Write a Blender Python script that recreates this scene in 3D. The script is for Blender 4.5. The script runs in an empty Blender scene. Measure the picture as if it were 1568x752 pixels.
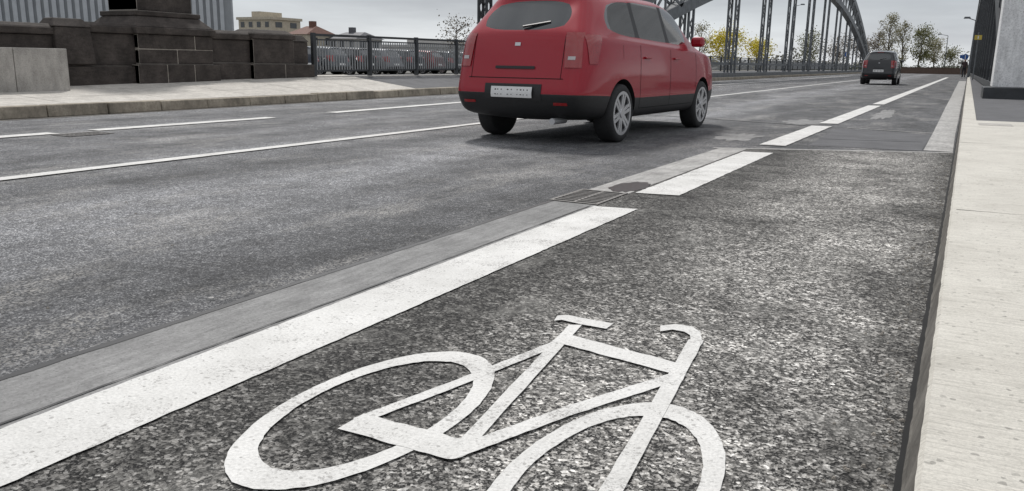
import bpy, bmesh, math, random
from mathutils import Vector, Matrix
from mathutils.bvhtree import BVHTree
random.seed(7)
S=bpy.context.scene
COL=S.collection
# ---------------------------------------------------------------- helpers
def link(o,parent=None):
    COL.objects.link(o)
    if parent: o.parent=parent
    return o
def empty(name,loc=(0,0,0)):
    e=bpy.data.objects.new(name,None); e.location=loc; e.empty_display_size=.3
    return link(e)
def meshobj(name,verts,faces,mat,parent=None,smooth=False,mi=None):
    me=bpy.data.meshes.new(name); me.from_pydata(verts,[],faces)
    mats=mat if isinstance(mat,list) else [mat]
    for m in mats: me.materials.append(m)
    if mi: me.polygons.foreach_set('material_index',mi)
    if smooth: me.polygons.foreach_set('use_smooth',[True]*len(me.polygons))
    me.update()
    return link(bpy.data.objects.new(name,me),parent)
class MB:
    """mesh builder of many boxes / beams"""
    def __init__(s): s.v=[];s.f=[];s.m=[]
    def hexa(s,c,m=0):
        n=len(s.v); s.v+= [tuple(p) for p in c]
        for q in ((0,3,2,1),(4,5,6,7),(0,1,5,4),(1,2,6,5),(2,3,7,6),(3,0,4,7)):
            s.f.append(tuple(n+i for i in q)); s.m.append(m)
    def box(s,x0,x1,y0,y1,z0,z1,m=0):
        s.hexa([(x0,y0,z0),(x1,y0,z0),(x1,y1,z0),(x0,y1,z0),(x0,y0,z1),(x1,y0,z1),(x1,y1,z1),(x0,y1,z1)],m)
    def taper(s,b,t,m=0):
        x0,x1,y0,y1,z0=b; a0,a1,b0,b1,z1=t
        s.hexa([(x0,y0,z0),(x1,y0,z0),(x1,y1,z0),(x0,y1,z0),(a0,b0,z1),(a1,b0,z1),(a1,b1,z1),(a0,b1,z1)],m)
    def beam(s,p,q,w,h,m=0,upv=(1,0,0)):
        p=Vector(p);q=Vector(q);d=(q-p).normalized();u=Vector(upv)
        a=u-d*u.dot(d)
        if a.length<1e-4: a=Vector((0,1,0))-d*d.y
        a.normalize(); b=d.cross(a)
        a=a*w/2;b=b*h/2
        s.hexa([p-a-b,p+a-b,p+a+b,p-a+b,q-a-b,q+a-b,q+a+b,q-a+b],m)
    def tube(s,p,q,r0,r1,n=8,m=0):
        p=Vector(p);q=Vector(q);d=(q-p).normalized()
        a=d.orthogonal().normalized();b=d.cross(a);k=len(s.v)
        for c,r in ((p,r0),(q,r1)):
            for i in range(n):
                t=2*math.pi*i/n; s.v.append(tuple(c+a*math.cos(t)*r+b*math.sin(t)*r))
        for i in range(n):
            j=(i+1)%n; s.f.append((k+i,k+j,k+n+j,k+n+i)); s.m.append(m)
        s.f.append(tuple(k+n+i for i in range(n)));s.m.append(m)
        s.f.append(tuple(k+i for i in reversed(range(n))));s.m.append(m)
    def obj(s,name,mat,parent=None,bevel=0,smooth=False):
        o=meshobj(name,s.v,s.f,mat,parent,smooth,s.m)
        if bevel:
            b=o.modifiers.new('b','BEVEL');b.width=bevel;b.segments=2;b.limit_method='ANGLE'
        return o
# ---------------------------------------------------------------- materials
class NT:
    def __init__(s,name):
        s.mat=bpy.data.materials.new(name); s.mat.use_nodes=True
        s.n=s.mat.node_tree.nodes; s.l=s.mat.node_tree.links
        s.b=s.n['Principled BSDF']
        tc=s.n.new('ShaderNodeTexCoord'); s.co=tc.outputs['Object']
    def set(s,sock,v):
        if isinstance(v,bpy.types.NodeSocket): s.l.new(v,sock)
        else: sock.default_value=v
    def mapping(s,scale=(1,1,1),rot=(0,0,0)):
        m=s.n.new('ShaderNodeMapping'); s.l.new(s.co,m.inputs[0]); m.inputs['Scale'].default_value=scale; m.inputs['Rotation'].default_value=rot
        return m.outputs[0]
    def noise(s,scale,detail=4,rough=.55,co=None,out='Fac',dist=0):
        t=s.n.new('ShaderNodeTexNoise'); s.l.new(co or s.co,t.inputs['Vector'])
        t.inputs['Scale'].default_value=scale;t.inputs['Detail'].default_value=detail;t.inputs['Roughness'].default_value=rough
        t.inputs['Distortion'].default_value=dist
        return t.outputs[out]
    def vor(s,scale,out='Color',co=None,feature='F1',rnd=1):
        t=s.n.new('ShaderNodeTexVoronoi'); s.l.new(co or s.co,t.inputs['Vector']); t.feature=feature
        t.inputs['Scale'].default_value=scale; t.inputs['Randomness'].default_value=rnd
        return t.outputs[out]
    def sep(s,c,i):
        t=s.n.new('ShaderNodeSeparateXYZ'); s.l.new(c,t.inputs[0]); return t.outputs[i]
    def ramp(s,fac,stops,interp='LINEAR'):
        r=s.n.new('ShaderNodeValToRGB'); s.l.new(fac,r.inputs[0]); r.color_ramp.interpolation=interp
        e=r.color_ramp.elements
        while len(e)>1: e.remove(e[-1])
        for i,(p,c) in enumerate(stops):
            if not isinstance(c,(tuple,list)): c=(c,c,c)
            x=e[0] if i==0 else e.new(p)
            x.position=p; x.color=(*c,1)
        return r.outputs[0]
    def math(s,op,a,b=0.5,clamp=False):
        m=s.n.new('ShaderNodeMath'); m.operation=op; s.set(m.inputs[0],a); s.set(m.inputs[1],b); m.use_clamp=clamp
        return m.outputs[0]
    def mix(s,fac,a,b,blend='MIX'):
        m=s.n.new('ShaderNodeMix'); m.data_type='RGBA'; m.blend_type=blend
        s.set(m.inputs[0],fac)
        for k,v in ((6,a),(7,b)):
            if isinstance(v,(int,float)): v=(v,v,v)
            if isinstance(v,(tuple,list)) and len(v)==3: v=(*v,1)
            s.set(m.inputs[k],v)
        return m.outputs[2]
    def bump(s,h,strength=.4,dist=.01):
        b=s.n.new('ShaderNodeBump'); s.l.new(h,b.inputs['Height']); b.inputs['Strength'].default_value=strength; b.inputs['Distance'].default_value=dist
        s.l.new(b.outputs[0],s.b.inputs['Normal'])
    def fin(s,color=None,rough=.85,metal=0,spec=None,coat=0):
        if color is not None:
            if isinstance(color,(tuple,list)): s.b.inputs['Base Color'].default_value=(*color,1)
            else: s.l.new(color,s.b.inputs['Base Color'])
        s.set(s.b.inputs['Roughness'],rough); s.b.inputs['Metallic'].default_value=metal
        if spec is not None: s.b.inputs['Specular IOR Level'].default_value=spec
        s.b.inputs['Coat Weight'].default_value=coat; s.b.inputs['Coat Roughness'].default_value=.05
        return s.mat
def simple(name,c,rough=.6,metal=0,var=.25,scale=8,coat=0,spec=None):
    t=NT(name); n=t.noise(scale,5)
    c1=tuple(x*(1-var) for x in c); c2=tuple(min(1,x*(1+var)) for x in c)
    return t.fin(t.ramp(n,[(.3,c1),(.7,c2)]),rough,metal,spec,coat)
def m_bike():
    t=NT('coarse_asphalt')
    r=t.sep(t.vor(115),0); r2=t.sep(t.vor(250),1); r3=t.sep(t.vor(42),2)
    stones=t.ramp(r,[(0,(.009,.0088,.0088)),(.40,(.018,.0175,.017)),(.48,(.09,.086,.08)),(.64,(.24,.23,.212)),(.86,(.48,.46,.43)),(1,(.76,.74,.70))])
    fines=t.ramp(r2,[(0,(.010,.0098,.0098)),(.44,(.028,.027,.026)),(.62,(.18,.172,.16)),(1,(.58,.56,.53))])
    c=t.mix(.38,stones,fines)
    c=t.mix(1,c,t.ramp(r3,[(0,.6),(.5,1.0),(1,1.25)]),'MULTIPLY')
    grit=t.ramp(t.noise(16,8,.85),[(.36,.42),(.5,1.0),(.62,1.5)])
    c=t.mix(1,c,grit,'MULTIPLY')
    big=t.ramp(t.noise(1.5,6,.66),[(.32,.36),(.5,.92),(.68,1.4)])
    c=t.mix(1,c,big,'MULTIPLY')
    x=t.sep(t.co,0)
    xw=t.math('ADD',x,t.math('MULTIPLY',t.math('SUBTRACT',t.noise(1.9,6,.65),.5),.55))
    mr=t.n.new('ShaderNodeMapRange'); t.l.new(xw,mr.inputs[0]); mr.inputs[1].default_value=-1.7; mr.inputs[2].default_value=.1
    pr=t.ramp(mr.outputs[0],[(0,.5),(.12,.42),(.3,.85),(.55,1.35),(.8,1.25),(.9,.85),(1,.4)])
    c=t.mix(1,c,pr,'MULTIPLY')
    film=t.ramp(t.noise(3.2,8,.75),[(.52,0),(.7,.35)])
    c=t.mix(film,c,(.38,.37,.345))
    t.bump(t.math('ADD',t.vor(115,'Distance'),t.math('MULTIPLY',t.noise(60,3),.5)),.6,.006)
    return t.fin(c,.85,spec=.3)
def m_road():
    t=NT('asphalt')
    r=t.sep(t.vor(150),0); r2=t.sep(t.vor(330),1)
    c=t.mix(.45,t.ramp(r,[(0,(.026,.027,.030)),(.45,(.06,.061,.067)),(.72,(.12,.121,.128)),(1,(.48,.475,.47))]),
              t.ramp(r2,[(0,(.028,.029,.032)),(.6,(.09,.091,.097)),(1,(.36,.36,.36))]))
    grit=t.ramp(t.noise(22,9,.9),[(.38,.5),(.5,1.0),(.6,1.6)])
    c=t.mix(1,c,grit,'MULTIPLY')
    st=t.mapping((1.0,.2,1))
    big=t.ramp(t.noise(1.1,7,.64,co=st),[(.32,.58),(.5,1.0),(.68,1.45)])
    c=t.mix(1,c,big,'MULTIPLY')
    spots=t.ramp(t.noise(2.4,8,.72),[(.34,.62),(.6,1.15)]); c=t.mix(1,c,spots,'MULTIPLY')
    x=t.sep(t.co,0)
    xw=t.math('ADD',x,t.math('MULTIPLY',t.math('SUBTRACT',t.noise(.8,5,co=t.mapping((1,.4,1))),.5),.9))
    mr=t.n.new('ShaderNodeMapRange'); t.l.new(xw,mr.inputs[0]); mr.inputs[1].default_value=-12; mr.inputs[2].default_value=-2
    pr=t.ramp(mr.outputs[0],[(0,1.2),(.2,1.0),(.35,1.1),(.5,.95),(.58,1.25),(.66,.78),(.76,1.6),(.86,1.0),(.92,.75),(1,.75)])
    c=t.mix(1,c,pr,'MULTIPLY')
    w=t.ramp(t.noise(1.4,8,.75,co=t.mapping((1,.4,1))),[(.5,0),(.64,.7)])
    w2=t.ramp(t.sep(t.vor(120),2),[(.45,0),(.8,1)])
    c=t.mix(t.math('MULTIPLY',w,w2),c,(.48,.46,.43))
    t.bump(t.vor(150,'Distance'),.35,.004)
    return t.fin(c,.82,spec=.3)
def m_conc(name,c,var=.2,fine=60,streak=None,dirt=.5,bump=.25):
    t=NT(name)
    n=t.noise(2.2,7,.65); 
    a=t.ramp(n,[(.3,tuple(x*(1-var) for x in c)),(.7,tuple(min(1,x*(1+var)) for x in c))])
    f=t.ramp(t.noise(fine,4,.7),[(.3,.8),(.7,1.18)])
    a=t.mix(1,a,f,'MULTIPLY')
    sp=t.ramp(t.sep(t.vor(fine*2.5),0),[(.0,.55),(.06,.75),(.12,1)])
    a=t.mix(.7,a,sp,'MULTIPLY')
    if streak:
        s1=t.ramp(t.noise(6,6,.65,co=t.mapping(streak)),[(.35,.82),(.6,1.1)]); a=t.mix(1,a,s1,'MULTIPLY')
    d=t.ramp(t.noise(5,8,.75),[(.52,0),(.75,dirt)]); a=t.mix(d,a,tuple(x*.45 for x in c))
    t.bump(t.noise(fine*1.5,5,.7),bump,.006)
    return t.fin(a,.85,spec=.3)
def m_pave():
    # broomed concrete: fine wavy grain across the walk
    t=NT('pavement_concrete')
    a=t.ramp(t.noise(1.8,7,.65),[(.3,(.50,.475,.425)),(.7,(.64,.615,.555))])
    co=t.mapping((.7,14,1),(0,0,.10))
    g=t.ramp(t.noise(9,8,.72,co=co,dist=.5),[(.36,.78),(.5,1.0),(.62,1.1)])
    a=t.mix(1,a,g,'MULTIPLY')
    g2=t.ramp(t.noise(160,4,.8),[(.3,.78),(.6,1.08)]); a=t.mix(1,a,g2,'MULTIPLY')
    sp=t.ramp(t.sep(t.vor(90),0),[(0,.45),(.02,.7),(.03,1)]); a=t.mix(.8,a,sp,'MULTIPLY')
    d=t.ramp(t.noise(2.5,8,.78),[(.55,0),(.8,.6)]); a=t.mix(d,a,(.3,.28,.24))
    t.bump(t.noise(9,8,.75,co=co,dist=.5),.35,.004)
    return t.fin(a,.85,spec=.3)
def m_paint():
    t=NT('road_paint')
    a=t.ramp(t.noise(3,7,.66),[(.3,(.60,.59,.565)),(.7,(.78,.77,.745))])
    g=t.ramp(t.noise(110,3,.7),[(.3,.80),(.6,1.04)]); a=t.mix(1,a,g,'MULTIPLY')
    pit=t.ramp(t.math('MULTIPLY',t.noise(4,8,.75),t.noise(90,4,.85)),[(.28,0),(.36,.8)])
    a=t.mix(pit,a,(.22,.21,.2))
    pit2=t.ramp(t.sep(t.vor(120),0),[(0,.55),(.022,.35),(.03,0)]); a=t.mix(pit2,a,(.18,.17,.16))
    t.bump(t.vor(115,'Distance'),.4,.004)
    return t.fin(a,.7,spec=.3)
M_BIKE=m_bike(); M_ROAD=m_road(); M_PAINT=m_paint(); M_PAVE=m_pave()
M_STRIP=m_conc('gutter_concrete',(.25,.247,.243),.25,90,(5,.8,1),.6)
M_STRIP2=m_conc('pale_concrete',(.40,.39,.375),.28,90,(4,.8,1),.6)
M_KERBD=m_conc('dirty_kerb_face',(.15,.14,.125),.45,60,(1,3,1),.8)
M_KERBL=m_conc('granite_kerb',(.34,.3,.24),.4,40,(1,2,1),.9)
M_SIDE=m_conc('sidewalk_slabs',(.54,.51,.465),.14,40,(3,1,1),.4)
M_SIDE2=m_conc('sidewalk_asphalt',(.12,.12,.125),.2,80,None,.4)
M_TAR=simple('tar_seam',(.018,.018,.02),.5,scale=30)
M_STONE=m_conc('dark_basalt_stone',(.065,.055,.049),.5,30,(1,1,4),.5,.9)
M_MORTAR=m_conc('mortar',(.34,.31,.27),.2,50)
M_LCON=m_conc('light_concrete_block',(.42,.4,.37),.15,50,(1,1,.4),.3)
M_STEEL=simple('grey_painted_steel',(.13,.14,.15),.5,.0,.3,3)
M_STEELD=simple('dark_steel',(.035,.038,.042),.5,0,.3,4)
M_BARS=simple('railing_bars',(.30,.31,.32),.45,.2,.15,4)
M_IRON=simple('cast_iron',(.17,.16,.15),.6,.1,.4,40)
M_BLACK=simple('flat_black',(.006,.006,.006),.9)
M_WPLAST=m_conc('white_render',(.76,.76,.76),.06,20,(1,1,.3),.15,.1)
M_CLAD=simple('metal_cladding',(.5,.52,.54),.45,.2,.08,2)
M_CLADD=simple('metal_cladding_shaded',(.30,.315,.33),.5,.1,.08,2)  # darker copy of the cladding, shade between the ribs put into its colour
M_GRND=m_conc('ground_soil',(.17,.165,.15),.3,8)
# ---------------------------------------------------------------- ground
def sheet(name,pts,z,mat,parent=None):
    return meshobj(name,[(x,y,z) for x,y in pts],[tuple(range(len(pts)))],mat,parent)
def strip(name,fl,fr,ys,z,mat,parent=None,jit=0):
    v=[];f=[]
    for y in ys:
        v+=[(fl(y)+random.uniform(-jit,jit),y,z),(fr(y)+random.uniform(-jit,jit),y,z)]
    for i in range(len(ys)-1):
        f.append((2*i,2*i+1,2*i+3,2*i+2))
    return meshobj(name,v,f,mat,parent)
def rng(a,b,n): return [a+(b-a)*i/n for i in range(n+1)]
sheet('ground',[(-900,-60),(900,-60),(900,1500),(-900,1500)],-.03,M_GRND)
kx=lambda y:.008*max(min(y,120),-4)               # right kerb line
def kl(y):
    if y<7:return -11.6
    if y<20:return -11.6-.7*(y-7)/13
    return -12.3
lx=lambda y:-1.81+ (.009*max(0,y-9))              # cycle lane line centre
YS=rng(-4,20,24)+rng(21,170,40)
strip('road',lambda y:kl(y)-.02,lambda y:kx(y)-.02,YS,0,M_ROAD)
bike=meshobj('cycle_lane',[(-1.955,-4,.004),(-.032-.032,-4,.004),(.081-.032,10.12,.004),(-1.955,9.2,.004)],[(0,1,2,3)],M_BIKE)
strip('concrete_channel',lambda y:-2.27,lambda y:-1.958,rng(-4,4.84,12),.004,M_STRIP)
strip('concrete_channel',lambda y:-2.27+.03*max(0,(y-6))/3,lambda y:-1.958,rng(5.42,9.12,6),.004,M_STRIP2)
strip('tar_seam',lambda y:-2.298,lambda y:-2.268,rng(-4,4.84,140),.0055,M_TAR,jit=.004)
strip('tar_seam',lambda y:-1.992,lambda y:-1.984,rng(-4,4.8,140),.0075,M_TAR,jit=.003)
strip('kerb_channel',lambda y:-.25+.005*(y-10),lambda y:kx(y)-.05,rng(10.22,70,20),.004,M_STRIP2,jit=.006)
def joint(y0,x0,x1,sl,w,mat,z):
    n=24;v=[];f=[]
    for i in range(n+1):
        x=x0+(x1-x0)*i/n; y=y0+sl*(x-x0); j=random.uniform(-.006,.006)
        v+=[(x,y-w/2+j,z),(x,y+w/2+j,z)]
    for i in range(n): f.append((2*i,2*i+2,2*i+3,2*i+1))
    return meshobj('expansion_joint',v,f,mat)
joint(9.02,-2.3,.04,.47,.09,M_STRIP2,.0055)
joint(9.09,-2.3,.04,.47,.018,M_TAR,.0065)
joint(13.35,-1.4,-.22,-.3,.05,M_STRIP2,.0055)
joint(14.6,-6.0,-1.95,-.3,.05,M_TAR,.0045)
joint(14.7,-6.0,-1.95,-.3,.05,M_STRIP,.0045)
joint(11.0,-1.5,-.3,.3,.03,M_TAR,.0055)
sheet('asphalt_patch',[(-1.45,10.0),(-.27,10.15),(-.24,12.7),(-1.5,13.1)],.003,M_SIDE2)
for (cx,cy,rx,ry) in [(-2.15,14.2,.35,.8),(-2.4,10.6,.3,.7),(-1.2,18,.2,2.2)]:
    p=[]
    for i in range(28):
        t=2*math.pi*i/28; k=random.uniform(.6,1.1); p.append((cx+rx*k*math.cos(t),cy+ry*k*math.sin(t)))
    sheet('worn_concrete_patch',p,.0035,M_STRIP)
# ---------------------------------------------------------------- paint
mk=empty('lane_markings')
def line(fl,fr,y0,y1,n=None,z=.009,skew=0,jit=.004):
    n=n or max(4,int((y1-y0)*8)); v=[];f=[]
    for i in range(n+1):
        y=y0+(y1-y0)*i/n
        a,b=fl(y),fr(y)
        v+=[(a+random.uniform(-jit,jit),y,z),(b+random.uniform(-jit,jit),y+skew,z)]
    for i in range(n): f.append((2*i,2*i+1,2*i+3,2*i+2))
    meshobj('painted_line',v,f,M_PAINT,mk)
line(lambda y:-1.955,lambda y:-1.68,-4,4.78,skew=.05,n=260,jit=.0025)
line(lambda y:-1.92,lambda y:-1.62,5.45,8.78,skew=.06,n=80)
line(lambda y:lx(y)-.14,lambda y:lx(y)+.15,9.7,13.35,skew=.02)
line(lambda y:lx(y)-.13,lambda y:lx(y)+.15,14.0,21.4,skew=.08)
line(lambda y:lx(y)-.12,lambda y:lx(y)+.15,22.3,95,n=60)
line(lambda y:-6.12-.008*min(y,20),lambda y:-5.97-.008*min(y,20),-4,95,n=300,jit=.006)
ll=lambda y:-9.2-.06*max(0,min(y,17)-9)
for a,b in ((1.4,3.8),(4.2,5.9),(6.4,9.4),(10.9,16.2),(18.5,24),(27,90)):
    line(lambda y:ll(y)-.12,lambda y:ll(y)+.12,a,b,jit=.006)
bp=empty('bicycle_road_marking'); zc=[.009]
def stroke(pts,w,closed=False,name='stroke'):
    pts=[Vector((x,y/2)) for x,y in pts]; n=len(pts); L=[];R=[]
    for i in range(n):
        if closed: a=pts[i-1];b=pts[(i+1)%n]
        else: a=pts[max(0,i-1)];b=pts[min(n-1,i+1)]
        d=(b-a).normalized(); k=Vector((-d.y,d.x))
        L.append(pts[i]+k*w*random.uniform(.47,.53));R.append(pts[i]-k*w*random.uniform(.47,.53))
    z=zc[0]; zc[0]+=.0002
    v=[(p.x,p.y*2,z) for p in L+R]; f=[]
    m=n if closed else n-1
    for i in range(m):
        j=(i+1)%n; f.append((i,j,n+j,n+i))
    meshobj(name,v,f,M_PAINT,bp)
def dens(pts,k=12):
    o=[]
    for i in range(len(pts)-1):
        for j in range(k):
            t=j/k; o.append((pts[i][0]*(1-t)+pts[i+1][0]*t,pts[i][1]*(1-t)+pts[i+1][1]*t))
    return o+[pts[-1]]
def ell(cx,cy,rx,ry,n=96): return [(cx+rx*math.cos(2*math.pi*i/n),cy+ry*math.sin(2*math.pi*i/n)) for i in range(n)]
stroke(ell(-1.245,1.60,.212,.424),.046,True,'rear_wheel')
stroke(ell(-.57,1.54,.203,.424),.046,True,'front_wheel')
stroke(dens([(-1.24,1.50),(-1.15,1.85),(-1.05,2.30)]),.036,name='seat_stay')
stroke(dens([(-1.25,1.50),(-.93,1.50)]),.052,name='chain_stay')
stroke(ell(-.93,1.51,.013,.03,20),.030,True,'crank_hub')
stroke(dens([(-.925,1.47),(-1.075,2.50)]),.042,name='seat_tube')
stroke(dens([(-.93,1.49),(-.80,1.83),(-.63,2.20)]),.042,name='down_tube')
stroke(dens([(-1.07,2.35),(-.64,2.27)]),.046,name='top_tube')
stroke(dens([(-.665,2.56),(-.62,2.15),(-.54,1.40)]),.046,name='fork')
stroke([(-.805,2.61),(-.77,2.655),(-.72,2.655),(-.685,2.62),(-.662,2.55),(-.655,2.48)],.034,name='handlebar')
stroke([(-1.165,2.53),(-1.14,2.555),(-1.06,2.545),(-.965,2.545)],.034,name='saddle')
# ---------------------------------------------------------------- drain grates
def grate(x0,x1,y0,y1,nb):
    dg=empty('drain_grate')
    sheet('drain_shade_sheet',[(x0,y0),(x1,y0),(x1,y1),(x0,y1)],.0045,M_BLACK,dg)  # flat black sheet, the shade inside the drain painted under the bars
    g=MB()
    g.box(x0,x1,y0,y0+.025,.005,.009);g.box(x0,x1,y1-.025,y1,.005,.009);g.box(x0,x0+.022,y0+.026,y1-.026,.005,.009);g.box(x1-.022,x1,y0+.026,y1-.026,.005,.009)
    d=(y1-y0-.05)/(nb+1)
    for i in range(nb):
        y=y0+.025+d*(i+1); g.box(x0+.0225,x1-.0225,y-.009,y+.009,.005,.0082)
    xm=(x0+x1)/2; g.box(xm-.008,xm+.008,y0+.026,y1-.026,.0051,.0085)
    g.obj('grate_bars',M_IRON,dg)
grate(-2.31,-1.96,4.85,5.41,8)
grate(-9.02,-8.67,5.75,6.3,8)
pp=[]
for i in range(30):
    t=2*math.pi*i/30;k=random.uniform(.8,1.05);pp.append((-2.06+.13*k*math.cos(t),5.72+.30*k*math.sin(t)))
t=NT('wet_stain'); sheet('wet_stain',pp,.0065,t.fin(t.ramp(t.noise(40,4),[(.3,(.012,.012,.012)),(.7,(.05,.047,.045))]),.35))
# ---------------------------------------------------------------- right kerb + pavement
def solid_strip(name,prof,ys,mats,mi,parent=None):
    v=[];f=[];m=[]
    for y in ys:
        for x,z in prof(y): v.append((x,y,z))
    k=len(prof(ys[0]))
    for i in range(len(ys)-1):
        for j in range(k-1):
            f.append((i*k+j,i*k+j+1,(i+1)*k+j+1,(i+1)*k+j)); m.append(mi[j%len(mi)])
    return meshobj(name,v,f,mats,parent,mi=m)
ys=rng(-4,14.6,360)+rng(14.7,150,60)
J={y:random.uniform(-.0018,.0018) for y in ys}
J2={y:random.uniform(-.002,.002) for y in ys}
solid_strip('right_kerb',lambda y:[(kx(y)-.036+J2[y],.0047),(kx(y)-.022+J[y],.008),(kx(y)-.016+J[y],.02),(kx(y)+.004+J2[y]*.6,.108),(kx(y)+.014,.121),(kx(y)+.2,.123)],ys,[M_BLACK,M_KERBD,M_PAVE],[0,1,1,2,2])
solid_strip('right_pavement',lambda y:[(kx(y)+.2,.123),(4.5,.135)],rng(-4,14.6,20),[M_PAVE],[0])
solid_strip('right_pavement_asphalt',lambda y:[(kx(y)+.204,.119),(4.5,.13)],rng(14.6,150,20),[M_SIDE2],[0])
pj=MB()
for yy in (5.2,10.1): pj.box(.075,4.4,yy,yy+.006,.1225,.1238)
pj.obj('pavement_joint',M_KERBD)
pv=MB()
pv.box(.33,.75,13.4,13.9,.123,.1275)
pv.obj('inspection_cover',M_LCON)
# ---------------------------------------------------------------- left kerb + sidewalk
lk=MB()
y=-2.0
kerb=empty('left_kerb')
while y<60:
    L=random.uniform(.95,1.1) if y<30 else 3
    a,b=kl(y),kl(y+L); o=random.uniform(-.015,.015); h=.17+random.uniform(-.01,.01)
    g2=.016
    lk.hexa([(a-.25,y+g2,0.001),(a+o,y+g2,0.001),(b+o,y+L,0.001),(b-.25,y+L,0.001),(a-.25,y+g2,h),(a-.02+o,y+g2,h),(b-.02+o,y+L,h),(b-.25,y+L,h)])
    y+=L
while y<150:
    lk.box(-12.55,-12.3,y,y+5,.001,.17); y+=5.01
lk.obj('kerb_stones',M_KERBL,kerb,bevel=.015)
solid_strip('gutter_dirt',lambda y:[(kl(y)+.0,.0035),(kl(y)+.16,.0035)],rng(-2,60,60),[M_KERBD],[0],kerb)
zb=lambda y:.32+.12*max(0,min(1,(y-9.5)/6.5))   # base height at wall
sl=MB()
y=-2
while y<18:
    L=2.0
    def P(y,f):
        a=kl(y)-.255; b=-14.9; x=a+(b-a)*f
        z=.165+(zb(y)-.165)*((x-a)/(-14.6-a)); return x,z
    for k in range(3):
        f0,f1=k/3,(k+1)/3-.006
        c=[]
        for dz in (-.12,0):
            for (yy,ff) in ((y,f0),(y,f1),(y+L-.018,f1),(y+L-.018,f0)):
                x,z=P(yy,ff); c.append((x,yy,z+dz+(.0 if dz else random.uniform(0,.002))))
        sl.hexa(c)
    y+=L
sw=empty('left_sidewalk')
sl.obj('slabs',M_SIDE,sw)
solid_strip('slab_bed',lambda y:[(kl(y)-.24,.13),(-14.9,zb(y)-.03)],rng(-2,18,20),[M_KERBD],[0],sw)
solid_strip('asphalt_walk',lambda y:[(kl(y)-.252,.166),(-14.6,zb(y)+.0),(-15.6,zb(y)+.01)],rng(18,150,40),[M_SIDE2],[0],sw)
# ---------------------------------------------------------------- stone parapet
par=empty('stone_parapet')
core=MB(); st=MB()
def blocks(x0,x1,y0,y1,z0,z1,ny,nz,offs=False):
    core.box(x0+.015,x1-.008,y0+.008,y1-.008,z0,z1-.006)
    for r in range(nz):
        za=z0+(z1-z0)*r/nz; zt=z0+(z1-z0)*(r+1)/nz
        cuts=[0]+[ (c+ (.5 if (offs and r%2) else 0))/ny for c in range(1,ny+ (0 if not(offs and r%2) else 0))]+[1]
        cuts=sorted(set(min(1,c) for c in cuts))
        for a,b in zip(cuts[:-1],cuts[1:]):
            if b-a<.02: continue
            d=random.uniform(0,.008)
            st.box(x0,x1+d,y0+(y1-y0)*a+.008,y0+(y1-y0)*b-.008,za+.008,zt-.002)
X=-14.6
def wallseg(y0,y1,z0,top,ny,dx=0):
    blocks(X-.55+dx,X+.0+dx,y0,y1,z0-.1,z0+.36,ny,1)
    blocks(X-.45+dx,X-.09+dx,y0,y1,z0+.362,top-.2,ny,1)
    st.box(X-.52+dx,X-.03+dx,y0+.003,y1-.003,top-.198,top-.07)
    st.taper((X-.50+dx,X-.05+dx,y0+.003,y1-.003,top-.069),(X-.40+dx,X-.16+dx,y0+.01,y1-.01,top))
wallseg(4.6,8.2,.3,1.45,2)
wallseg(8.2,9.7,.31,1.45,1)
wallseg(9.72,11.5,.33,1.52,1)
st.taper((X-.5,X+.04,9.55,10.35,.72),(X-.45,X-.0,9.6,10.3,1.40)); st.taper((X-.5,X+.02,9.56,10.34,1.402),(X-.4,X-.12,9.66,10.24,1.56))
y0,y1=11.2,13.3; z0=.33
blocks(X-1.5,X+.12,y0,y1,z0-.1,z0+.40,3,1)
blocks(X-1.4,X+.03,y0+.1,y1-.1,z0+.402,z0+1.0,2,2,True)
st.box(X-1.46,X+.09,y0+.04,y1-.04,z0+1.002,z0+1.14)
st.taper((X-1.44,X+.07,y0+.06,y1-.06,z0+1.142),(X-1.25,X-.15,y0+.26,y1-.26,z0+1.36))
st.box(X-1.27,X-.13,y0+.24,y1-.24,z0+1.362,z0+1.46)
blocks(X-1.15,X-.25,y0+.36,y1-.36,z0+1.462,z0+3.2,1,3)
st.box(X-1.25,X-.15,y0+.26,y1-.26,z0+3.202,z0+3.35)
st.taper((X-1.2,X-.2,y0+.3,y1-.3,z0+3.352),(X-.8,X-.6,y0+.9,y1-.9,z0+3.8))
wallseg(13.0,14.5,.405,1.49,1,-.012)
blocks(X-.8,X+.10,14.32,16.4,.3,.75,2,1)
blocks(X-.72,X+.03,14.4,15.75,.752,1.33,1,1)
st.box(X-.76,X+.06,14.37,15.8,1.332,1.45); st.taper((X-.74,X+.04,14.39,15.78,1.452),(X-.6,X-.1,14.55,15.6,1.55))
blocks(X-.65,X-.05,15.74,16.34,.753,1.3,1,1)
st.taper((X-.68,X-.02,15.76,16.37,1.302),(X-.55,X-.15,15.83,16.25,1.46))
core.obj('mortar_core',M_MORTAR,par); st.obj('stone_blocks',M_STONE,par,bevel=.02)
o=MB(); o.box(X+.02,X+.8,6.6,8.3,.2,1.0); o.box(X+.02,X+.8,8.312,9.25,.2,1.0)
o.obj('concrete_block',M_LCON,None,bevel=.01)
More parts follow.
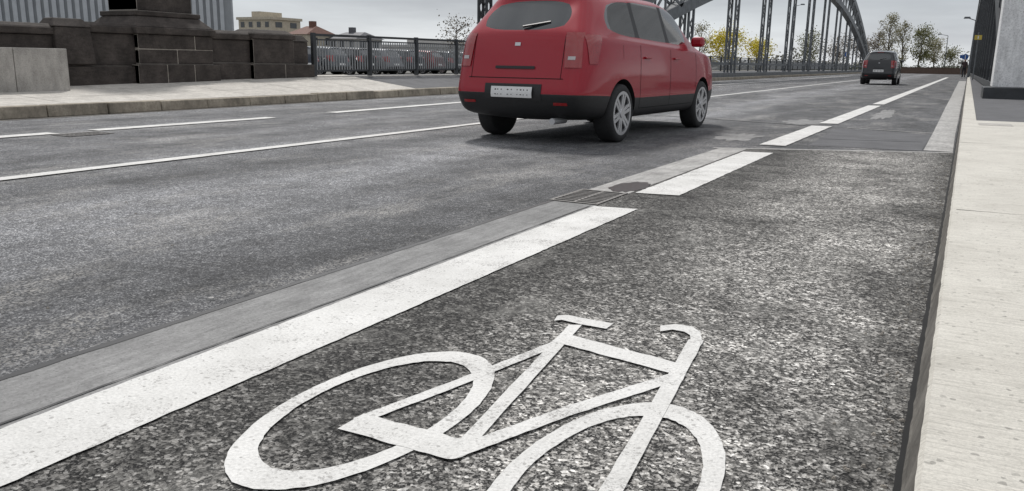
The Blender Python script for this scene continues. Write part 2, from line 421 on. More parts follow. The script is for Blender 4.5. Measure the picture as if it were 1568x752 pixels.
# ---------------------------------------------------------------- railing
def railing(name,x,y0,y1,zf,post=2.3,h=1.06,bar=.11,br=.012):
    r=MB()
    n=max(1,round((y1-y0)/post)); d=(y1-y0)/n
    for i in range(n+1):
        y=y0+i*d; r.box(x-.045,x+.045,y-.055,y+.055,zf(y)-.05,zf(y)+h+.02)
    for i in range(n):
        a,b=y0+i*d+.056,y0+(i+1)*d-.056
        r.beam((x,a,zf(a)+h-.03),(x,b,zf(b)+h-.03),.07,.06)
        r.beam((x,a,zf(a)+h-.15),(x,b,zf(b)+h-.15),.03,.035)
        r.beam((x,a,zf(a)+.12),(x,b,zf(b)+.12),.03,.045)
        y=a+bar*.6
        while y<b-.03:
            r.box(x-br,x+br,y-br,y+br,zf(y)+.145,zf(y)+h-.17,1); y+=bar
    return r.obj(name,[M_STEELD,M_BARS])
railing('bridge_railing',-14.7,16.6,25.8,lambda y:.46+.006*(y-16))
kb=MB(); kb.box(-14.95,-14.5,16.45,26,.2,.45); kb.obj('railing_plinth',M_LCON,None,bevel=.01)
railing('bridge_railing',-15.5,28.5,142,lambda y:.42,post=3,bar=.3,br=.02)
# ---------------------------------------------------------------- portals and arches
def portal(name,x0,x1,y0,y1):
    e=empty(name)
    b=MB(); b.box(x0-.2,x1+.25,y0-.3,y1+.3,.1,.42); b.obj('plinth',M_STEELD,e,bevel=.02)
    b=MB(); b.box(x0,x1,y0,y1,.421,9.5); b.box(x0-.08,x1+.08,y0-.08,y1+.08,9.501,9.9); b.obj('shaft',M_WPLAST,e,bevel=.02)
portal('portal_pier',.82,3.2,26,27.6)
portal('portal_pier',-14.9,-13.3,27.2,29)
YA,YB=29.0,144.0; YC=(YA+YB)/2;HY=(YB-YA)/2
lo=lambda y:.5+7.9*(1-((y-YC)/HY)**2)
hi=lambda y:1.3+10.2*(1-((y-YC)/HY)**2)
def arch(name,xc,near=True):
    e=empty(name); c=MB(); w=MB(); h=MB()
    N=46; W=.6
    ys=rng(YA,YB,N)
    for fn,hh in ((lo,.6),(hi,.7)):
        for i in range(N):
            c.beam((xc,ys[i],fn(ys[i])),(xc,ys[i+1],fn(ys[i+1])),W,hh)
    for i in range(0,N):
        a,b=ys[i],ys[i+1]
        for dx in (-W/2+.04,W/2-.04):
            w.beam((xc+dx,a,lo(a)+.2),(xc+dx,a,hi(a)-.2),.05,.22,upv=(1,0,0))
            if i%2: w.beam((xc+dx+.02,a,lo(a)+.2),(xc+dx+.02,b,hi(b)-.2),.04,.16)
            else: w.beam((xc+dx+.02,a,hi(a)-.2),(xc+dx+.02,b,lo(b)+.2),.04,.16)
    y=YA+4.5
    while y<YB-3:
        top=lo(y)-.2
        for dx in (-.22,.22):
            for dy in (-.42,.42):
                h.box(xc+dx-.05,xc+dx+.05,y+dy-.09,y+dy+.09,.35,max(top,.6))
            z=.6;k=0
            while z+.7<top:
                s=1 if k%2 else -1
                h.beam((xc+dx,y-.36*s,z),(xc+dx,y+.36*s,z+.7),.03,.09)
                h.beam((xc+dx*.8,y+.36*s,z),(xc+dx*.8,y-.36*s,z+.7),.03,.09)
                z+=.7;k+=1
        y+=5.0 if near else 10
    h.box(xc-.3,xc+.3,YA,YB,.16,.42)
    h.box(xc-.12,xc+.12,YA,YB,.9,1.05)
    c.obj('chords',M_STEEL,e); w.obj('web_lattice',M_STEEL,e); h.obj('hangers',M_STEEL,e)
    return e
arch('steel_arch',-12.95,False)
a2=arch('steel_arch',1.35,True)
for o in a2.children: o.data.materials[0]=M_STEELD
def lattice_mast(name,x,y,z0,z1,w,mat):
    m=MB()
    for dx in (-w,w):
        for dy in (-w,w): m.box(x+dx-.04,x+dx+.04,y+dy-.04,y+dy+.04,z0,z1)
    z=z0
    while z<z1-.5:
        for dx in (-w,w): m.beam((x+dx,y-w,z),(x+dx,y+w,z+.5),.03,.05); m.beam((x+dx,y+w,z),(x+dx,y-w,z+.5),.032,.052)
        for dy in (-w,w): m.beam((x-w,y+dy,z),(x+w,y+dy,z+.5),.05,.03,upv=(0,1,0))
        z+=.5
    return m.obj(name,mat)
lattice_mast('lattice_mast',-15.3,26.4,.3,9,.16,M_STEELD)
# ---------------------------------------------------------------- car generator
def paint_mat(name,c,metal=.3,coat=1):
    t=NT(name); f=t.noise(900,2)
    return t.fin(t.ramp(f,[(.3,tuple(x*.85 for x in c)),(.7,tuple(min(1,x*1.12) for x in c))]),.38,metal,.3,coat=coat)
M_GLASS=NT('tinted_glass').fin((.02,.024,.026),.04,0,.8,coat=.6)
M_TRIM=simple('black_trim',(.016,.016,.017),.5,scale=60)
M_TYRE=simple('tyre_rubber',(.022,.022,.023),.8,scale=40)
M_RIM=simple('alloy_rim',(.55,.55,.56),.35,.6,.08)
M_LIGHT=NT('tail_light').fin((.30,.006,.008),.1,0,.6,coat=1)
M_CLEAR=NT('clear_lens').fin((.45,.42,.42),.1,.3,coat=1)
M_PLATE=simple('number_plate',(.75,.75,.74),.4,scale=40,var=.05)
M_LINER=simple('wheel_liner',(.008,.008,.008),.9)
M_GAP=simple('panel_gap',(.004,.004,.004),.9)
def car(name,paint,loc,W=.905,L=4.45,H=1.0,detail=True,rot=0,cladding=True):
    e=empty(name,loc); e.rotation_euler=(0,0,rot)
    k=L/4.45; wx=W/.905
    s0=[.12,.5,1.28,1.36,2.22,2.30,3.05,3.5,4.05,4.36]
    rails=[
     dict(s=[.14,.5]+s0[2:8]+[4.0,4.30],x=[.70,.78]+[.79]*6+[.76,.66],z=[.30,.24]+[.23]*6+[.24,.27]),
     dict(s=[.05,.42]+s0[2:8]+[4.1,4.42],x=[.78,.875]+[.885]*6+[.86,.70],z=[.36,.32]+[.31]*6+[.33,.36]),
     dict(s=[.0,.36]+s0[2:8]+[4.1,4.45],x=[.80,.895]+[.905]*6+[.875,.70],z=[.54,.53]+[.48]*6+[.52,.56]),
     dict(s=[.07,.36]+s0[2:8]+[4.1,4.42],x=[.79,.892]+[.905]*6+[.87,.69],z=[.84,.86]+[.84]*6+[.80,.74]),
     dict(s=[.13,.38]+s0[2:8]+[4.08,4.32],x=[.76,.865]+[.88]*5+[.865,.83,.64],z=[1.14,1.13,1.10,1.10,1.07,1.07,1.04,1.03,.97,.86]),
     dict(s=[.17,.43]+s0[2:6]+[3.1,3.5,4.05,4.26],x=[.72,.825]+[.84]*5+[.79,.76,.58],z=[1.20,1.19,1.15,1.15,1.12,1.12,1.09,1.07,1.0,.885]),
     dict(s=[.48,.72]+[1.30,1.36,2.18,2.24,2.72,3.48,4.02,4.22],x=[.60,.67,.69,.69,.695,.695,.68,.72,.66,.46],z=[1.53,1.54,1.56,1.57,1.57,1.57,1.54,1.09,1.03,.90]),
     dict(s=[.44,.70]+[1.30,1.36,2.18,2.24,2.68,3.42,4.0,4.2],x=[.53,.58,.60,.60,.60,.60,.58,.56,.5,.33],z=[1.60,1.62,1.65,1.65,1.65,1.65,1.59,1.12,1.05,.91]),
     dict(s=[.36,.68]+[1.30,1.36,2.18,2.24,2.62,3.36,3.98,4.22],x=[0]*10,z=[1.62,1.65,1.68,1.68,1.68,1.68,1.63,1.14,1.07,.92]),
    ]
    bm=bmesh.new()
    N=10
    VR={}
    def V(j,i,side):
        r=rails[j-1]; 
        if j==9: side=0
        key=(j,i,side)
        if key not in VR: VR[key]=bm.verts.new((side*r['x'][i]*wx,r['s'][i]*k,r['z'][i]*H))
        return VR[key]
    V0=[bm.verts.new((0,rails[0]['s'][i]*k,.23*H)) for i in range(N)]
    caps={}
    def capv(j,i,c):
        if abs(c)==1: return V(j,i,int(c))
        if c==0 and j==8: return V(9,i,0)
        if c==0 and j==1: return V0[i]
        key=(j,i,c)
        if key not in caps:
            r=rails[j-1]; bulge=(-.06 if i==0 else .05)*(1 if c==0 else .75)
            z=r['z'][i]
            if j==8: z=r['z'][i]*.6+rails[8]['z'][i]*.4
            x=c*r['x'][i]
            if j==8 : x=c*r['x'][i]*.75; bulge*=.3
            caps[key]=bm.verts.new((x*wx,(r['s'][i]+bulge)*k,z*H))
        return caps[key]
    mats=[paint,M_TRIM,M_GLASS,M_LINER]
    def F(vs,m):
        try:
            f=bm.faces.new(vs); f.material_index=m; f.smooth=True
        except ValueError: pass
    for sd in (-1,1):
        for i in range(N-1):
            q=[V0[i],V0[i+1]]
            if i==N-2: q.append(capv(1,N-1,.84*sd))
            q+=[V(1,i+1,sd),V(1,i,sd)]
            if i==0: q.append(capv(1,0,.84*sd))
            F(q if sd<0 else q[::-1],1)
            for j in range(1,9):
                m=0
                if j<=2: m=1 if cladding else (1 if j==1 else 0)
                if j==6: m={0:0,1:2,2:1,3:2,4:1,5:2}.get(i,0)
                if j==8 and i==6: m=2
                a,b,c2,d=V(j,i,sd),V(j,i+1,sd),V(j+1,i+1,sd),V(j+1,i,sd)
                if j==8 and i==0: q=[a,b,c2,d,capv(8,0,.84*sd)]
                elif j==8 and i==N-2: q=[a,b,capv(8,N-1,.84*sd),c2,d]
                else: q=[a,b,c2,d]
                F(q if sd<0 else q[::-1],m)
    cs=[-1,-.84,0,.84,1]
    for end in (0,N-1):
        for j in range(1,8):
            for a,b in zip(cs[:-1],cs[1:]):
                m=0
                if j<=2: m=1
                if end==0 and j==6 and abs(a)<1 and abs(b)<1: m=2
                if end and j in (3,) and abs(a)<1 and abs(b)<1: m=1
                q=[capv(j,end,a),capv(j,end,b),capv(j+1,end,b),capv(j+1,end,a)]
                F(q if end==0 else q[::-1],m)
    bmesh.ops.recalc_face_normals(bm,faces=bm.faces)
    lay=bm.edges.layers.float.get('crease_edge') or bm.edges.layers.float.new('crease_edge')
    for ed in bm.edges:
        ms={f.material_index for f in ed.link_faces}
        if len(ms)>1: ed[lay]=.85 if 2 in ms else .5
    for sd in (-1,1):
        for j,cv in ((5,.5),(3,.5)):
            for i in range(N-1):
                ed=bm.edges.get((V(j,i,sd),V(j,i+1,sd)))
                if ed: ed[lay]=cv
    me=bpy.data.meshes.new('body'); bm.to_mesh(me); bm.free()
    for m in mats: me.materials.append(m)
    tmp=bpy.data.objects.new('body_tmp',me); COL.objects.link(tmp)
    ss=tmp.modifiers.new('s','SUBSURF'); ss.levels=3 if detail else 2; ss.render_levels=ss.levels
    wheels=[(.86*k,),(3.52*k,)]
    cut=[]
    R=.335
    for (wy,) in wheels:
        for sd in (-1,1):
            cm=MB(); cm.tube((sd*.60*wx,wy,.34),(sd*1.2,wy,.34),R+.05,R+.05,40)
            co=cm.obj('cut',[M_LINER]); cut.append(co)
            bo=tmp.modifiers.new('b','BOOLEAN'); bo.object=co; bo.operation='DIFFERENCE'; bo.solver='EXACT'
            try: bo.material_mode='TRANSFER'
            except Exception: pass
    dg_=bpy.context.evaluated_depsgraph_get(); dg_.update()
    nm=bpy.data.meshes.new_from_object(tmp.evaluated_get(dg_))
    nm.name='body'
    for c in cut: bpy.data.objects.remove(c)
    bpy.data.objects.remove(tmp)
    nm.set_sharp_from_angle(angle=math.radians(38))
    body=link(bpy.data.objects.new('body',nm),e)
    bvh=BVHTree.FromPolygons([v.co[:] for v in nm.vertices],[p.vertices[:] for p in nm.polygons])
    def patch(nm_,d,pts_fn,nu,nv,mat,off=.006,th=0):
        v=[];f=[]
        for a in range(nu+1):
            for b in range(nv+1):
                u,w_=pts_fn(a/nu,b/nv)
                if d=='rear': o=Vector((u,-3,w_)); dr=Vector((0,1,0))
                elif d=='front': o=Vector((u,9,w_)); dr=Vector((0,-1,0))
                elif d=='R': o=Vector((3,u,w_)); dr=Vector((-1,0,0))
                else: o=Vector((-3,u,w_)); dr=Vector((1,0,0))
                h=bvh.ray_cast(o,dr)
                p=h[0] if h[0] else o+dr*3
                v.append(tuple(p-dr*off))
        for a in range(nu):
            for b in range(nv):
                f.append((a*(nv+1)+b,(a+1)*(nv+1)+b,(a+1)*(nv+1)+b+1,a*(nv+1)+b+1))
        return meshobj(nm_,v,f,mat,e,True)
    for wy, in wheels:
        for sd in (-1,1):
            prof=[(.0,.17),(.10,.19),(R*.62,.195),(R*.70,.215),(R*.76,.225),(R*.90,.225),(R*.98,.205),(R,.17),(R,.03),(R*.95,.0),(.0,.0)]
            v=[];f=[];mi=[];n=40
            for a in range(n):
                t=2*math.pi*a/n
                for (r,x) in prof: v.append((sd*((.675*wx)+x),wy+r*math.cos(t),.335+r*math.sin(t)))
            kk=len(prof)
            for a in range(n):
                b=(a+1)%n
                for q in range(kk-1):
                    fc=(a*kk+q,a*kk+q+1,b*kk+q+1,b*kk+q); f.append(fc if sd<0 else fc[::-1]); mi.append(0 if q<3 else 1)
            meshobj('wheel',v,f,[M_TRIM,M_TYRE],e,True,mi)
            rm=MB(); xo=sd*(.675*wx+.208)
            for a in range(n):
                t=2*math.pi*a/n;t2=2*math.pi*(a+1)/n
                r=R*.70
                rm.beam((xo,wy+r*math.cos(t),.335+r*math.sin(t)),(xo,wy+r*math.cos(t2),.335+r*math.sin(t2)),.035,.034)
            for a in range(6):
                for da in (-.13,.13):
                    t=2*math.pi*a/6+.3
                    rm.beam((xo,wy+.05*math.cos(t+da*3),.335+.05*math.sin(t+da*3)),(xo+sd*(.006+.001*(da>0)),wy+R*.70*math.cos(t+da),.335+R*.70*math.sin(t+da)),.02,.040)
            rm.tube((xo-.01*sd,wy,.335),(xo+sd*.022,wy,.335),.06,.05,16)
            rm.obj('rim',M_RIM,e)
    for sd in (-1,1):
        patch('tail_light','rear',lambda a,b,sd=sd:(sd*wx*((.60-.03*b)+.175*a),(.82+.36*b)*H),8,10,M_LIGHT,.012)
        patch('reverse_lamp','rear',lambda a,b,sd=sd:(sd*wx*(.63+.08*a),(.90+.035*b)*H),4,2,M_CLEAR,.016)
        patch('tail_light_side','R' if sd>0 else 'L',lambda a,b:((.17+.20*a*(.6+.6*b))*k,(.86+.30*b)*H),5,6,M_LIGHT,.008)
        patch('head_light','front',lambda a,b,sd=sd:(sd*wx*(.40+.27*a),(.72+.10*b)*H),6,4,M_CLEAR,.012)
        if detail:
            D='R' if sd>0 else 'L'
            for s,sl_ in ((1.32,.0),(2.26,.0),(3.22,-.02)):
                patch('door_gap',D,lambda a,b,s=s,sl_=sl_:((s+.007*a+sl_*b)*k,(.36+.72*b)*H),1,14,M_GAP,.0025)
            patch('sill_gap',D,lambda a,b:((1.32+1.9*a)*k,(.36+.007*b)*H),20,1,M_GAP,.0025)
            for s in (1.42,2.36):
                hb=MB(); hb.box(min(sd*.885,sd*.925),max(sd*.885,sd*.925),s*k,(s+.17)*k,.955,.98)
                hb.obj('door_handle',paint,e,bevel=.012)
            patch('fuel_flap',D,lambda a,b:((.86+.004*a)*k,(.92+.15*b)*H),1,4,M_GAP,.002)
        mr=MB(); mr.box(min(sd*.86*wx,sd*1.04*wx),max(sd*.86*wx,sd*1.04*wx),3.02*k,3.13*k,1.10*H,1.23*H); mr.obj('mirror',paint,e,bevel=.04)
    zp=.50 if cladding else .62
    patch('number_plate','rear',lambda a,b:((-.26+.52*a)*wx,(zp+.115*b)*H),6,3,M_PLATE,.03)
    patch('plate_recess','rear',lambda a,b:((-.36+.72*a)*wx,(zp-.03+.175*b)*H),8,3,M_TRIM if cladding else paint,.006)
    if detail:
        for i,u in enumerate((-.21,-.175,-.13,-.05,.0,.075,.115,.155,.2)):
            patch('plate_character','rear',lambda a,b,u=u,i=i:((u+(.012 if i%3 else .02)*a)*wx,(zp+.028+.06*b)*H),1,1,M_GAP,.0315)
        patch('tailgate_gap','rear',lambda a,b:((-.60+1.20*a)*wx,(.70+.008*b)*H),20,1,M_GAP,.003)
        for sd in (-1,1):
            patch('tailgate_side_gap','rear',lambda a,b,sd=sd:((sd*(.565+.006*a))*wx,(.70+.46*b)*H),1,14,M_GAP,.003)
            patch('reflector','rear',lambda a,b,sd=sd:(sd*(.5+.16*a)*wx,(.43+.03*b)*H),4,1,M_LIGHT,.006)
        patch('badge','rear',lambda a,b:((-.035+.07*a)*wx,(1.04+.035*b)*H),3,2,M_RIM,.008)
        patch('tailgate_handle','rear',lambda a,b:((-.25+.5*a)*wx,(.80+.03*b)*H),10,1,M_TRIM,.012)
        patch('brake_light','rear',lambda a,b:((-.16+.32*a)*wx,(1.57+.02*b)*H),6,1,M_LIGHT,.008)
        wp=MB(); wp.beam((0.02,.12*k,1.24*H),(.32,.20*k,1.29*H),.02,.02); wp.obj('rear_wiper',M_TRIM,e)
        ex=MB(); ex.tube((.48,.0,.27),(.48,.3,.27),.035,.035,14); ex.obj('exhaust',M_RIM,e)
        an=MB(); an.tube((0,.75*k,1.66*H),(0,.60*k,1.78*H),.008,.004,6); an.obj('aerial',M_TRIM,e)
    return e
RED=paint_mat('red_car_paint',(.33,.003,.016),.1,.6)
BLK=paint_mat('black_car_paint',(.012,.013,.015),.2)
car('red_car',RED,(-4.32,8.12,0),L=4.85,H=1.03,rot=math.radians(-2.5))
car('black_car',BLK,(-3.75,47.5,0),W=.88,L=4.2,H=1.06,cladding=False)
cols=[(.02,.025,.04),(.10,.11,.12),(.015,.015,.016),(.22,.22,.23),(.03,.03,.035),(.12,.02,.02),(.05,.06,.07)]
for i in range(8):
    car('parked_car',paint_mat('parked_car_paint',cols[i%7],coat=.5),(-29.5-i*.3,33+i*2.9,-.03),W=.87,H=.95,detail=False,rot=math.radians(88+random.uniform(-4,4)),cladding=False)
# ---------------------------------------------------------------- buildings
def clad_hall():
    e=empty('industrial_hall',(-42.6,40.3,0)); e.rotation_euler=(0,0,math.radians(50))
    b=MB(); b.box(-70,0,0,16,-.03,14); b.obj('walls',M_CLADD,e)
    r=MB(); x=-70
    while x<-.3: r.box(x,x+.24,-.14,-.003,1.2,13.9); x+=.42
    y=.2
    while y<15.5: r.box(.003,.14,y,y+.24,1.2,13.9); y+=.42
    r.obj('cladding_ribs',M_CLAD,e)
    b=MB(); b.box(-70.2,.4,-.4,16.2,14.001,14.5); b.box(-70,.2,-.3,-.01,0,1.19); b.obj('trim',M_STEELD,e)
clad_hall()
M_BEIGE=m_conc('beige_plaster',(.50,.45,.36),.15,6); M_RED=simple('clay_roof',(.16,.08,.06),.8,scale=3); M_WIN=simple('window_glass',(.06,.065,.07),.15)
M_PALE=m_conc('pale_facade',(.5,.49,.47),.12,6); M_SLATE=simple('slate_roof',(.12,.12,.13),.7)
def house(name,x0,x1,y0,y1,h,wall,roof,floors,nw,flat=False,rh=2):
    e=empty(name)
    b=MB(); b.box(x0,x1,y0,y1,-.03,h); b.obj('walls',wall,e)
    w=MB(); fh=h/floors
    for fl in range(floors):
        for i in range(nw):
            a=x0+(x1-x0)*(i+.28)/nw; c=x0+(x1-x0)*(i+.72)/nw
            w.box(a,c,y0-.06,y0-.003,fl*fh+fh*.3,fl*fh+fh*.8)
        for i in range(max(2,int((y1-y0)/3))):
            n=max(2,int((y1-y0)/3)); a=y0+(y1-y0)*(i+.28)/n; c=y0+(y1-y0)*(i+.72)/n
            w.box(x1+.003,x1+.06,a,c,fl*fh+fh*.3,fl*fh+fh*.8)
    w.obj('windows',M_WIN,e)
    r=MB()
    if flat:
        r.box(x0-.3,x1+.3,y0-.3,y1+.3,h+.003,h+.5); r.box(x0+(x1-x0)*.3,x0+(x1-x0)*.55,y0+1,y1-1,h+.502,h+1.6)
    else:
        m=(y0+y1)/2; r.taper((x0-.4,x1+.4,y0-.4,y1+.4,h+.003),(x0+1,x1-1,m-.1,m+.1,h+rh)); r.box(x0+2,x0+3,m-.5,m+.5,h+rh*.5,h+rh+.9)
    r.obj('roof',roof,e)
house('beige_apartment_building',-125,-116.5,120,128,8.0,M_BEIGE,M_BEIGE,4,4,True)
house('red_roof_house',-110.5,-106,118,126,5.2,M_BEIGE,M_RED,2,2,rh=1.6)
house('slate_roof_house',-106,-99.5,124,132,4.6,M_PALE,M_SLATE,2,3,rh=1.3)
house('pale_warehouse',-112,-72,140,160,3.4,M_PALE,M_PALE,1,14,True)
house('distant_office',-100,-93,210,225,6.2,M_PALE,M_SLATE,4,4,True)
# ---------------------------------------------------------------- trees
M_BARK=simple('bark',(.12,.1,.08),.9,scale=12)
def leafmat(name,c):
    t=NT(name); n=t.noise(.9,4,.6)
    c1=tuple(x*.55 for x in c);c2=tuple(min(1,x*1.4) for x in c)
    return t.fin(t.ramp(n,[(.3,c1),(.7,c2)]),.8)
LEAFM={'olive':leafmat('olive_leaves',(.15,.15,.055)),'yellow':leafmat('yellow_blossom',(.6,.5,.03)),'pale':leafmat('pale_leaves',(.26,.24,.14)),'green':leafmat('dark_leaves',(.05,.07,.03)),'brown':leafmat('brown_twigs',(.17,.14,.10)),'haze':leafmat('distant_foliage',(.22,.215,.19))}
def tree(name,loc,h,w,kind,n=1500,ls=.22,tall=False,base=.25):
    e=empty(name,loc)
    R_=random.Random(int(loc[0]*31+loc[1]*17)+int(h*10))
    t=MB(); lv=[];lf=[]
    tips=[]
    p=Vector((0,0,0)); segs=7
    pts=[p.copy()]
    for i in range(segs):
        p=p+Vector((R_.uniform(-.03,.03)*h*.5,R_.uniform(-.03,.03)*h*.5,h*.92/segs)); pts.append(p.copy())
    r0=h*.022
    for i in range(segs): t.tube(pts[i],pts[i+1],r0*(1-i/(segs+.5)),r0*(1-(i+1)/(segs+.5)),7)
    for i in range(26 if not tall else 34):
        f=R_.uniform(base,.97); k=f*segs; a=int(min(segs-1,k)); b0=pts[a].lerp(pts[a+1],k-a)
        ang=R_.uniform(0,6.283); shape=math.sin(math.pi*min(1,max(.08,(f-base)/(1-base)*.85+.12)))
        ln=w*.5*shape*R_.uniform(.7,1.15)
        upk=1.6 if tall else .55
        d=Vector((math.cos(ang),math.sin(ang),upk*R_.uniform(.7,1.3)))
        q=b0+d*ln
        mid=b0.lerp(q,.5)+Vector((0,0,ln*.08))
        rr=r0*.35*(1-f*.6)
        t.tube(b0,mid,rr,rr*.6,5); t.tube(mid,q,rr*.6,rr*.2,5)
        for s in range(4):
            o=mid.lerp(q,R_.random()); e2=o+Vector((R_.uniform(-1,1),R_.uniform(-1,1),R_.uniform(0,1.2)))*w*.13
            t.tube(o,e2,rr*.35,rr*.1,4); tips.append((e2,w*.1))
        tips.append((q,w*.12)); tips.append((mid,w*.1))
    for i in range(n):
        c,r=tips[R_.randrange(len(tips))]
        c=c+Vector((R_.gauss(0,r),R_.gauss(0,r),R_.gauss(0,r*1.1)))
        a=Vector((R_.gauss(0,1),R_.gauss(0,1),R_.gauss(0,1))).normalized(); b=a.orthogonal().normalized(); s=ls*R_.uniform(.5,1.2)
        k=len(lv); lv+= [tuple(c-a*s*.5),tuple(c+b*s*.35),tuple(c+a*s*.5),tuple(c-b*s*.35)]; lf.append((k,k+1,k+2,k+3))
    t.obj('trunk_and_limbs',M_BARK,e); meshobj('foliage',lv,lf,LEAFM[kind],e)
    return e
tree('poplar_tree',(-10.8,152,0),9.6,3.0,'pale',1500,.28,True,.15)
tree('poplar_tree',(-8.7,155,0),8.6,2.4,'pale',1100,.26,True,.15)
tree('poplar_tree',(-12.8,158,0),7.2,2.4,'brown',900,.26,True,.15)
tree('deciduous_tree',(-6.0,150,0),7.4,3.9,'olive',2200,.28)
tree('deciduous_tree',(-3.9,156,0),5.6,3.4,'pale',1500,.28)
tree('deciduous_tree',(-1.6,160,0),4.0,3.0,'olive',1200,.25)
tree('deciduous_tree',(-15.5,162,0),5.5,4.4,'brown',1300,.28)
tree('deciduous_tree',(-19.5,160,0),6.0,4.6,'brown',1300,.28)
tree('yellow_blossom_tree',(-37,150,-.5),6.6,6.5,'yellow',3000,.32)
tree('yellow_blossom_tree',(-32.5,155,-.5),5.2,5,'yellow',1800,.32)
tree('deciduous_tree',(-42,150,0),8.5,4,'pale',700,.3)
tree('deciduous_tree',(-24,158,0),6.4,5,'olive',1500,.3)
tree('deciduous_tree',(-49,150,0),6,6,'olive',1600,.3)
tree('deciduous_tree',(-22.6,36,0),3.4,1.6,'brown',500,.1)
tree('deciduous_tree',(-95,150,0),4.5,5,'brown',900,.3)
tree('deciduous_tree',(-60,170,0),5.5,7,'brown',1300,.3)
def mass(name,n,xr,yr,topf,sr,mat,seed):
    R2=random.Random(seed); dv=[];df=[]
    for i in range(n):
        x=R2.uniform(*xr); top=topf(x)
        c=Vector((x,R2.uniform(*yr),R2.uniform(-.2,top)*R2.uniform(.6,1.05)))
        a=Vector((R2.gauss(0,1),R2.gauss(0,1),R2.gauss(0,1))).normalized(); b=a.orthogonal().normalized(); s=R2.uniform(*sr)
        k=len(dv); dv+=[tuple(c-a*s*.5),tuple(c+b*s*.35),tuple(c+a*s*.5),tuple(c-b*s*.35)]; df.append((k,k+1,k+2,k+3))
    meshobj(name,dv,df,mat)
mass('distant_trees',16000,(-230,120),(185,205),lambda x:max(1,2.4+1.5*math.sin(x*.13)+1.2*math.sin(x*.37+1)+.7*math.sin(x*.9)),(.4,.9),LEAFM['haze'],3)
mass('hedge',9000,(-28,26),(148,149.4),lambda x:1.5+.3*math.sin(x*2),(.12,.3),LEAFM['green'],4)
bw=MB(); bw.box(-12,6,147,147.4,0,.9); bw.box(-12.05,6.05,146.95,147.45,.902,1.0); bw.obj('brick_wall',simple('brick',(.13,.09,.07),.85,scale=5))
# ---------------------------------------------------------------- lamps, signs, pedestrian
def lamp(name,x,y,h,arm,side):
    m=MB(); m.tube((x,y,0),(x,y,h*.5),.09,.07,10); m.tube((x,y,h*.5),(x,y,h),.07,.045,10); m.tube((x,y,0),(x,y,.9),.12,.12,10)
    m.tube((x,y,h),(x+side*arm,y,h+.25),.04,.03,8)
    xa=x+side*arm
    m.taper((xa-.3,xa+.3,y-.14,y+.14,h+.17),(xa-.22,xa+.22,y-.09,y+.09,h+.34))
    m.obj(name,M_STEEL,None)
lamp('street_lamp',.75,88,5.2,.7,-1); lamp('street_lamp',-2.3,152,6.0,1.2,-1); lamp('street_lamp',-21,120,8.8,1.2,1); lamp('street_lamp',-16.6,150,7.5,1,1)
M_BLUE=simple('sign_blue',(.02,.10,.36),.4,var=.05); M_YEL=simple('sign_yellow',(.6,.45,.08),.4,var=.05); M_WH=simple('sign_white',(.8,.8,.8),.4,var=.03)
def sign(name,x,y,h,mat,rnd=True,s=.45):
    e=empty(name)
    m=MB(); m.tube((x,y,0),(x,y,h+.35),.035,.035,8); m.obj('post',M_STEEL,e)
    m=MB()
    if rnd: m.tube((x,y-.04,h),(x,y-.06,h),.30,.30,24); 
    else: m.box(x-s,x+s,y-.07,y-.04,h-s*.7,h+s*.7)
    m.obj('panel',mat,e)
    m=MB(); m.beam((x,y-.074,h-.2*s/.45),(x,y-.074,h+.2*s/.45),.07,.004,upv=(1,0,0)); m.obj('arrow',M_WH,e)
sign('traffic_sign',.35,100,2.1,M_BLUE); sign('traffic_sign',.1,122,2.4,M_BLUE,False,.3); sign('traffic_sign',.85,66,3.0,M_YEL,False,.22); sign('traffic_sign',-13.6,120,2.5,M_BLUE)
def person(name,loc):
    e=empty(name,loc)
    P=[(0,0,.93),(0,.01,1.15),(0,.02,1.38),(0,.02,1.50),(0,.03,1.62),(.09,0,.88),(.11,.10,.50),(.12,.02,.09),(.12,.16,.05),(-.09,0,.88),(-.10,-.05,.50),(-.11,-.26,.13),(-.11,-.12,.04),(.19,.02,1.40),(.24,-.08,1.13),(.25,.04,.90),(-.19,.02,1.40),(-.24,.08,1.13),(-.24,.24,.93),(0,.03,1.70)]
    E=[(0,1),(1,2),(2,3),(3,4),(4,19),(0,5),(5,6),(6,7),(7,8),(0,9),(9,10),(10,11),(11,12),(2,13),(13,14),(14,15),(2,16),(16,17),(17,18)]
    Rr=[.15,.14,.17,.06,.095,.10,.065,.045,.035,.10,.065,.045,.035,.07,.05,.035,.07,.05,.035,.085]
    me=bpy.data.meshes.new('figure'); me.from_pydata(P,E,[]); o=link(bpy.data.objects.new('figure',me),e)
    sk=o.modifiers.new('s','SKIN'); 
    for i,r in enumerate(Rr): me.skin_vertices[0].data[i].radius=(r,r)
    me.skin_vertices[0].data[0].use_root=True
    o.modifiers.new('ss','SUBSURF').levels=1
    t=NT('dark_clothes_and_skin'); z=t.sep(t.co,2)
    c=t.ramp(t.math('DIVIDE',z,2.0),[(0,(.02,.02,.022)),(.45,(.02,.025,.04)),(.47,(.05,.03,.03)),(.76,(.05,.03,.03)),(.77,(.4,.25,.18)),(.84,(.4,.25,.18)),(.85,(.04,.025,.015))],'CONSTANT')
    me.materials.append(t.fin(c,.8))
    return e
person('pedestrian',(.35,90,.05)) 
m=MB(); m.tube((-2.40,2.09,.001),(-2.40,2.09,.010),.014,.011,14); m.obj('survey_nail',M_STRIP2)
db=MB(); R3=random.Random(5)
for i in range(300):
    y=R3.uniform(1.4,9) ; x=kx(y)-abs(R3.gauss(0,.08))-.04
    s=R3.uniform(.002,.006); db.taper((x-s,x+s,y-s,y+s,.0045),(x-s*.4,x+s*.5,y-s*.5,y+s*.4,.0045+s*1.1))
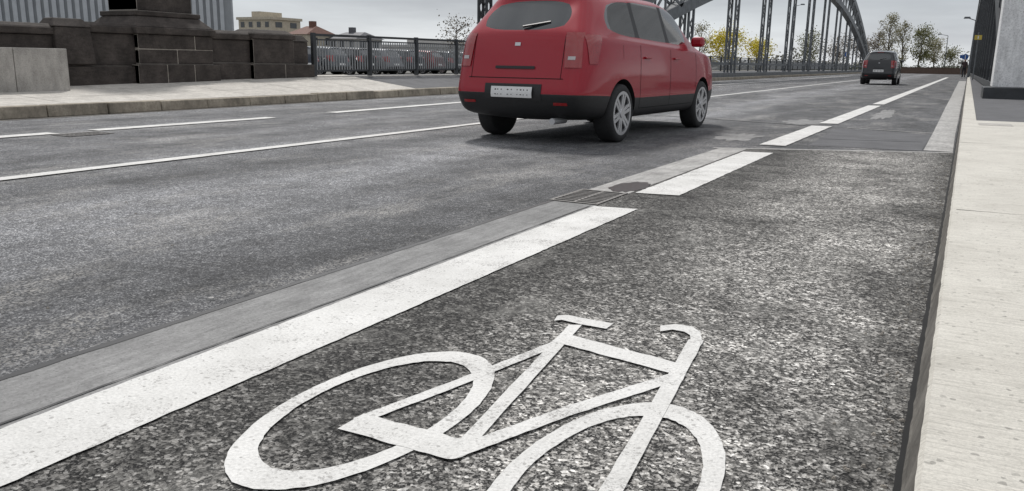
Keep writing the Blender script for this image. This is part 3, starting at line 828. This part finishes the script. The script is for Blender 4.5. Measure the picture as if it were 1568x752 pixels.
for i in range(260):
    y=R3.uniform(1.5,12); x=R3.uniform(-6,-2.4); s=R3.uniform(.002,.005)
    db.taper((x-s,x+s,y-s,y+s,.0006),(x-s*.4,x+s*.5,y-s*.5,y+s*.4,s*1.1))
db.obj('grit',M_MORTAR)
# ---------------------------------------------------------------- world + sun
w=bpy.data.worlds.new('World'); S.world=w; w.use_nodes=True
nt=w.node_tree; n=nt.nodes; l=nt.links; bg=n['Background']
sky=n.new('ShaderNodeTexSky'); sky.sky_type='NISHITA'; sky.sun_disc=False
EL,RO=math.radians(52),math.radians(-40)
sky.sun_elevation=EL; sky.sun_rotation=RO; sky.air_density=1.2; sky.dust_density=3
hs=n.new('ShaderNodeHueSaturation'); hs.inputs['Saturation'].default_value=.3; l.new(sky.outputs[0],hs.inputs['Color'])
tc=n.new('ShaderNodeTexCoord'); mp=n.new('ShaderNodeMapping'); mp.inputs['Scale'].default_value=(1,1,7); l.new(tc.outputs['Generated'],mp.inputs[0])
no=n.new('ShaderNodeTexNoise'); no.inputs['Scale'].default_value=2.6; no.inputs['Detail'].default_value=7; no.inputs['Roughness'].default_value=.55; l.new(mp.outputs[0],no.inputs['Vector'])
sx=n.new('ShaderNodeSeparateXYZ'); l.new(tc.outputs['Generated'],sx.inputs[0])
rz=n.new('ShaderNodeValToRGB'); l.new(sx.outputs[2],rz.inputs[0])
e=rz.color_ramp.elements; e[0].position=0; e[0].color=(8.4,8.6,8.7,1); e[1].position=.10; e[1].color=(3.2,3.6,4.1,1)
x=e.new(.045); x.color=(6.4,6.8,7.1,1); x=e.new(.45); x.color=(6.6,6.8,7.1,1)
rn=n.new('ShaderNodeValToRGB'); l.new(no.outputs[0],rn.inputs[0]); e=rn.color_ramp.elements; e[0].position=.35; e[0].color=(.78,.78,.80,1); e[1].position=.68; e[1].color=(1.2,1.2,1.19,1)
mx=n.new('ShaderNodeMix'); mx.data_type='RGBA'; mx.blend_type='MULTIPLY'; mx.inputs[0].default_value=1; l.new(rz.outputs[0],mx.inputs[6]); l.new(rn.outputs[0],mx.inputs[7])
m2=n.new('ShaderNodeMix'); m2.data_type='RGBA'; m2.inputs[0].default_value=.85; l.new(hs.outputs[0],m2.inputs[6]); l.new(mx.outputs[2],m2.inputs[7])
l.new(m2.outputs[2],bg.inputs[0]); bg.inputs[1].default_value=.108
sd=bpy.data.lights.new('sun','SUN'); sd.energy=2.5; sd.angle=math.radians(9); sd.color=(1,.975,.94)
so=link(bpy.data.objects.new('sun',sd))
d=Vector((math.sin(RO)*math.cos(EL),math.cos(RO)*math.cos(EL),math.sin(EL)))
so.rotation_euler=d.to_track_quat('Z','Y').to_euler()
S.view_settings.view_transform='Standard'; S.view_settings.look='None'; S.view_settings.exposure=0
# ---------------------------------------------------------------- camera
f=1250.0; rho=math.radians(.9); pitch=math.atan(281.7/1250); yaw=math.atan(681.7/math.hypot(281.7,1250))
Fv=Vector((-math.sin(yaw),math.cos(yaw),0)); Rv=Vector((math.cos(yaw),math.sin(yaw),0)); Zv=Vector((0,0,1))
fw=Fv*math.cos(pitch)-Zv*math.sin(pitch); up=Fv*math.sin(pitch)+Zv*math.cos(pitch)
Ri=Rv*math.cos(rho)+up*math.sin(rho); Ui=up*math.cos(rho)-Rv*math.sin(rho)
cd=bpy.data.cameras.new('camera'); cd.sensor_width=36; cd.lens=f/1568*36; cd.clip_start=.05; cd.clip_end=3000
cam=link(bpy.data.objects.new('camera',cd))
mt=Matrix((Ri,Ui,-fw)).transposed().to_4x4(); mt.translation=Vector((0,0,.9)); cam.matrix_world=mt
S.camera=cam
